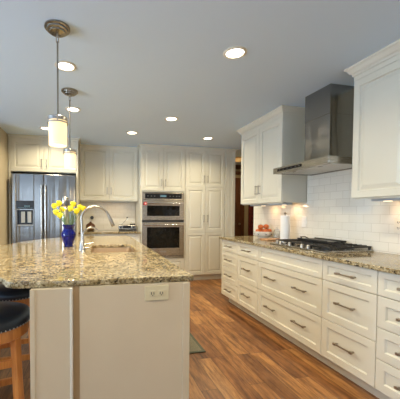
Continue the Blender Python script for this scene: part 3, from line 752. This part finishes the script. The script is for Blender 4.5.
# radio, pot, plugs on the back counter
t = thing('radio', 'silver tabletop radio with a raised antenna on the back counter', 'radio', (.655, 5.30, .9155))
obj('radio_body', B((-.165, .165, 0, .12, .018, .105)), canopym, t, bevel=.012)
obj('radio_foot', B((-.155, .165, -.004, .115, 0, .022)), darkp, t, bevel=.004)
obj('radio_display', B((-.085, .06, -.003, .0, .05, .088)), glassb, t)
for x in (-.13, .115):
    bm = bmesh.new(); lathe(bm, [(.021, 0), (.021, -.010), (.018, -.012), (0, -.012)], 20, (x, 0, .065), 'y'); obj('speaker_dial', bm, darkp, t, smooth=True)
obj('carry_handle', B((.05, .15, .04, .07, .105, .128)), darkp, t, bevel=.004)
bm = bmesh.new(); tube(bm, [(-.11, .06, .1), (-.03, .05, .19), (-.005, .05, .235)], .0028, 8); lathe(bm, [(.0, .226), (.014, .232), (.014, .248), (0, .254)], 12, (-.002, .05, 0)); obj('antenna', bm, darkp, t, smooth=True)
t = thing('pot', 'small brown lidded pot on the back counter behind the faucets', 'pot', (-.01, 5.40, .9155))
bm = bmesh.new(); lathe(bm, [(.05, 0), (.075, .02), (.085, .055), (.080, .09), (.075, .095)], 28); obj('pot_body', bm, browng, t, smooth=True)
bm = bmesh.new(); lathe(bm, [(.079, .0955), (.078, .105), (.05, .130), (.018, .145), (.02, .160), (0, .168)], 28); obj('pot_lid', bm, darkw, t, smooth=True)
pl = plate('outlet with a round black plug on the back-wall tile', (.017, 5.6108, 1.148), 0, m=trimw)
bm = bmesh.new(); lathe(bm, [(.028, 0), (.033, -.012), (.030, -.035), (.0, -.042)], 20, (.017, 5.6008, 1.150), 'y')
pg = obj('plug', bm, darkp, smooth=True); tag(pg, 'round black plug pushed into the back-wall outlet', 'plug')

# fruit bowl, jar, board, towels
BX, BY = 2.265, 3.50
t = thing('bowl', 'white ceramic bowl with small motifs, filled with orange fruit', 'bowl', (BX, BY, .9155))
bm = bmesh.new(); lathe(bm, [(.055, 0), (.060, .003), (.060, .010), (.085, .02), (.112, .055), (.122, .088), (.119, .089), (.108, .058), (.082, .028), (0, .016)], 36); ob = obj('bowl_body', bm, ceramic, t, smooth=True)
bm = bmesh.new()
for k in range(7):
    a = 2 * PI * k / 7; r0 = .112
    c0 = Vector((math.cos(a), math.sin(a), 0))
    for dz, da, s in ((.050, 0, .009), (.058, .09, .005), (.058, -.09, .005)):
        rr = .114 - (.055 - dz) * -.3 + .002 if dz > .05 else .1115 + .002 - (.055 - dz) * .75
        p = Vector((math.cos(a + da) * rr, math.sin(a + da) * rr, dz)); sd = Vector((-math.sin(a), math.cos(a), 0)); upv = Vector((c0.x * .4, c0.y * .4, 1)).normalized()
        tube(bm, [p - sd * s, p, p + sd * s], [.001, s * .7, .001], 6)
obj('painted_motif', bm, motif, t)
FR = lambda u_, d_: (u_ * .976 + d_ * .218, -u_ * .218 + d_ * .976)
fr_ = [(*FR(-.068, -.02), .090, 'orange fruit low at the left side of the bowl'), (*FR(.004, -.062), .090, 'orange fruit low at the front of the bowl'), (*FR(.072, -.012), .091, 'orange fruit low at the right side of the bowl'), (*FR(.0, .066), .090, 'orange fruit at the back of the bowl'),
       (*FR(-.036, -.008), .148, 'orange fruit on the pile, upper left'), (*FR(.042, .004), .152, 'orange fruit on the pile, upper right')]
for i, (x, y, z, lab) in enumerate(fr_):
    bm = bmesh.new(); R_ = .040 if i < 4 else .037
    lathe(bm, [(R_ * math.sin(PI * k / 12), -R_ * .9 * math.cos(PI * k / 12) * (1 if k < 11 else .94)) for k in range(13)], 20)
    t = thing('orange_fruit', lab, 'fruit', (BX + x, BY + y, .9155 + z), 0, 'orange fruit piled in the bowl')
    obj('fruit_flesh', bm, orange, t, smooth=True)
    bm = bmesh.new(); tube(bm, [(0, 0, R_ * .82), (.001, 0, R_ * 1.02)], .003, 6); obj('stem', bm, green, t)
t = thing('jar', 'clear glass jar behind the fruit bowl against the tile', 'jar', (2.375, 3.36, .9155))
bm = bmesh.new(); lathe(bm, [(.035, 0), (.04, .005), (.04, .09), (.030, .105), (.030, .115), (.027, .115), (.027, .104), (.037, .088), (.037, .008), (0, .006)], 24); obj('jar_body', bm, clearg, t, smooth=True)
bm = bmesh.new(); lathe(bm, [(.032, .1155), (.032, .125), (.012, .13), (.014, .145), (0, .148)], 24); obj('jar_lid', bm, clearg, t, smooth=True)
bd_ = obj('cutting_board', B((2.09, 2.33, 3.13, 3.30, .9155, .929)), boardw, bevel=.004); tag(bd_, 'small wooden board lying on the counter between bowl and paper towels', 'cutting board')
t = thing('paper_towel_holder', 'white paper towel roll standing upright left of the cooktop', 'paper towel', (2.268, 3.05, .9155))
bm = bmesh.new(); lathe(bm, [(.068, 0), (.068, .010), (.062, .014), (0, .014)], 28); obj('holder_base', bm, nickel, t, smooth=True)
bm = bmesh.new(); lathe(bm, [(.02, .0145), (.050, .0145), (.052, .02), (.052, .300), (.050, .305), (.02, .305)], 32, close=False); obj('paper_roll', bm, paperm, t, smooth=True)
bm = bmesh.new(); lathe(bm, [(.008, .014), (.008, .320), (.014, .325), (.016, .338), (0, .348)], 16); obj('holder_post', bm, nickel, t, smooth=True)

# ------------------------------------------------------------------ mat on the floor
t = thing('floor_mat', 'grey-green floor mat with dark edge beside the island', 'mat', (.76, 2.85, .0005))
obj('mat_field', B((-.215, .215, -.425, .425, 0, .009)), rugm, t)
obj('mat_binding', B((-.24, -.215, -.45, .45, 0, .010), (.215, .24, -.45, .45, 0, .010), (-.215, .215, -.45, -.425, 0, .010), (-.215, .215, .425, .45, 0, .010)), rugedge, t, bevel=.002)

# ------------------------------------------------------------------ bar stools
def make_stool(label, loc, rotz):
    t = thing('bar_stool', label, 'stool', loc, rotz, 'stools along the island')
    bm = bmesh.new(); lathe(bm, [(.185, .598), (.208, .602), (.214, .615), (.212, .632), (.200, .648), (.165, .660), (.09, .666), (0, .667)], 40)
    s = obj('seat', bm, leatherm, t, smooth=True)
    bm = bmesh.new()
    for k in range(64):
        a = 2 * PI * k / 64; c = (.212 * math.cos(a), .212 * math.sin(a), .606); bmesh.ops.create_icosphere(bm, subdivisions=1, radius=.0045, matrix=Matrix.Translation(c))
    obj('nailhead_trim', bm, nickel, s, smooth=True)
    bm = bmesh.new(); lathe(bm, [(.10, .5975), (.198, .5975), (.200, .592), (.200, .545), (.194, .540), (.17, .540), (.17, .575), (.10, .575)], 40); obj('apron_ring', bm, stoolw, t, smooth=True)
    for k in range(4):
        a = k * PI / 2 + PI / 4; c, sn = math.cos(a), math.sin(a); bm = bmesh.new()
        P = [(.175, .590), (.182, .45), (.195, .25), (.225, 0)]
        rings = []
        for r, z in P:
            h = .019; rings.append([bm.verts.new(((r + i) * c - j * sn, (r + i) * sn + j * c, z)) for i, j in ((-h, -h), (h, -h), (h, h), (-h, h))])
        for A, B_ in zip(rings, rings[1:]):
            for q in range(4): bm.faces.new((A[q], A[(q + 1) % 4], B_[(q + 1) % 4], B_[q]))
        bm.faces.new(rings[0]); bm.faces.new(rings[-1])
        obj('leg', bm, stoolw, t, bevel=.003)
    for k in range(4):
        for z, r in ((.42, .183), (.20, .200)):
            a = k * PI / 2 + PI / 4; b = a + PI / 2
            p, q = Vector((r * math.cos(a), r * math.sin(a), z)), Vector((r * math.cos(b), r * math.sin(b), z)); d_ = (q - p).normalized() * .02
            bm = bmesh.new(); p += d_; q -= d_; nrm = Vector((d_.y, -d_.x, 0)).normalized() * .010
            V = [bm.verts.new(x) for x in (p - nrm - Vector((0, 0, .018)), p + nrm - Vector((0, 0, .018)), p + nrm + Vector((0, 0, .018)), p - nrm + Vector((0, 0, .018)))]
            W_ = [bm.verts.new(v_.co + (q - p)) for v_ in V]
            for i in range(4): bm.faces.new((V[i], V[(i + 1) % 4], W_[(i + 1) % 4], W_[i]))
            bm.faces.new(V); bm.faces.new(W_)
            obj('stretcher', bm, stoolw, t, bevel=.002)
    for ch in t.children: ch.scale = (1, 1, 1.07)
    return t
st = make_stool('nearer wooden bar stool with round black leather seat and nailhead trim', (-.545, 1.735, 0), .25)
dup(st, (-.56, 2.32, 0), 'farther wooden bar stool tucked under the island top behind the nearer one', .1)

# ------------------------------------------------------------------ lights on the ceiling
def make_can(label, loc):
    t = thing('recessed_light', label, 'ceiling light', (loc[0], loc[1], H - .0005), 0, 'recessed downlights in the ceiling')
    bm = bmesh.new(); lathe(bm, [(.064, 0), (.086, 0), (.086, -.004), (.080, -.008), (.066, -.009), (.064, -.004)], 32, close=False); obj('trim_ring', bm, trimw, t, smooth=True)
    bm = bmesh.new(); lathe(bm, [(.0638, 0), (.0638, -.0035), (0, -.0035)], 32); obj('lens', bm, lens, t)
    area('lamp', (0, 0, -.012), (0, 0, 0), .11, .11, 8.5, (1, .84, .55), 'DISK', t, 2.6)
    return t
cans = [((1.044, 2.008), 'large lit recessed downlight over the aisle, nearest the camera'), ((-.201, 2.50), 'recessed downlight between the two pendants'), ((-.202, 3.51), 'recessed downlight just beyond the second pendant'),
        ((-.621, 4.383), 'recessed downlight in front of the refrigerator cabinet'), ((.993, 3.57), 'recessed downlight over the middle of the aisle'), ((.596, 4.324), 'recessed downlight in front of the wall oven cabinet'), ((1.814, 4.352), 'recessed downlight in front of the pantry doors'),
        ((1.044, .45), 'unseen recessed downlight added over the near end of the cooktop counter'), ((-.2, .35), 'unseen recessed downlight added over the open floor before the island')]  # these two are out of view, added to warm the island front
c0 = make_can(cans[0][1], cans[0][0])
for p, lab in cans[1:]: dup(c0, (p[0], p[1], H - .0005), lab)

def make_pendant(label, loc):
    t = thing('pendant_light', label, 'pendant lamp', (loc[0], loc[1], H - .0005), 0, 'pendants over the island')
    bm = bmesh.new(); lathe(bm, [(.080, 0), (.080, -.010), (.074, -.014), (.068, -.014), (.066, -.024), (.056, -.028), (.052, -.028), (.050, -.036), (.030, -.040), (0, -.041)], 40); obj('canopy', bm, canopym, t, smooth=True)
    bm = bmesh.new(); tube(bm, [(0, 0, -.038), (0, 0, -.062)], .005, 10)
    for s in (-1, 1): tube(bm, [(s * .007, 0, -.055), (s * .007, 0, -.095)], .003, 8)
    tube(bm, [(-.007, 0, -.056), (.007, 0, -.056)], .003, 8); tube(bm, [(-.007, 0, -.094), (.007, 0, -.094)], .003, 8); obj('swivel_link', bm, nickel, t, smooth=True)
    bm = bmesh.new(); tube(bm, [(0, 0, -.090), (0, 0, -.570)], .0055, 12); obj('rod', bm, canopym, t, smooth=True)
    bm = bmesh.new(); lathe(bm, [(.006, -.555), (.018, -.56), (.020, -.572), (.060, -.576), (.062, -.578), (.062, -.600), (.0575, -.600), (.0575, -.585), (.006, -.583)], 36)
    lathe(bm, [(.0605, -.608), (.066, -.608), (.066, -.616), (.0605, -.616)], 36, close=False)
    for k in range(3):
        a = k * 2 * PI / 3 + .6; tube(bm, [(.064 * math.cos(a), .064 * math.sin(a), -.585), (.064 * math.cos(a), .064 * math.sin(a), -.612)], .004, 8)
    obj('shade_collar', bm, nickel, t, smooth=True)
    bm = bmesh.new(); lathe(bm, [(.050, -.588), (.0568, -.592), (.0568, -.757), (.0535, -.757), (.0535, -.600), (.0, -.600)], 36, close=False); obj('glass_shade', bm, opal, t, smooth=True)
    bm = bmesh.new(); lathe(bm, [(.0, -.742), (.022, -.735), (.030, -.715), (.026, -.69), (.014, -.665), (.013, -.6005)], 20, close=False); obj('bulb', bm, lens, t, smooth=True)
    area('lamp', (0, 0, -.765), (0, 0, 0), .09, .09, 6, (1, .78, .46), 'DISK', t)
    return t
p0 = make_pendant('nearer pendant lamp with glowing white cylinder shade', (-.210, 2.0))
dup(p0, (-.203, 3.0, H - .0005), 'farther pendant lamp with glowing shade, in front of the refrigerator cabinet')
# hall ceiling lamp
t = thing('ceiling_lamp', 'golden flush ceiling lamp glimpsed in the dim hall', 'ceiling light', (3.10, 5.75, H - .0005))
bm = bmesh.new(); lathe(bm, [(.13, 0), (.13, -.012), (.115, -.02), (.10, -.02), (0, -.02)], 32); obj('lamp_base', bm, brass, t, smooth=True)
bm = bmesh.new(); lathe(bm, [(.108, -.0205), (.105, -.05), (.075, -.075), (0, -.085)], 32); obj('lamp_bowl', bm, amber, t, smooth=True)
area('lamp', (0, 0, -.10), (0, 0, 0), .14, .14, 9, (1, .74, .42), 'DISK', t)
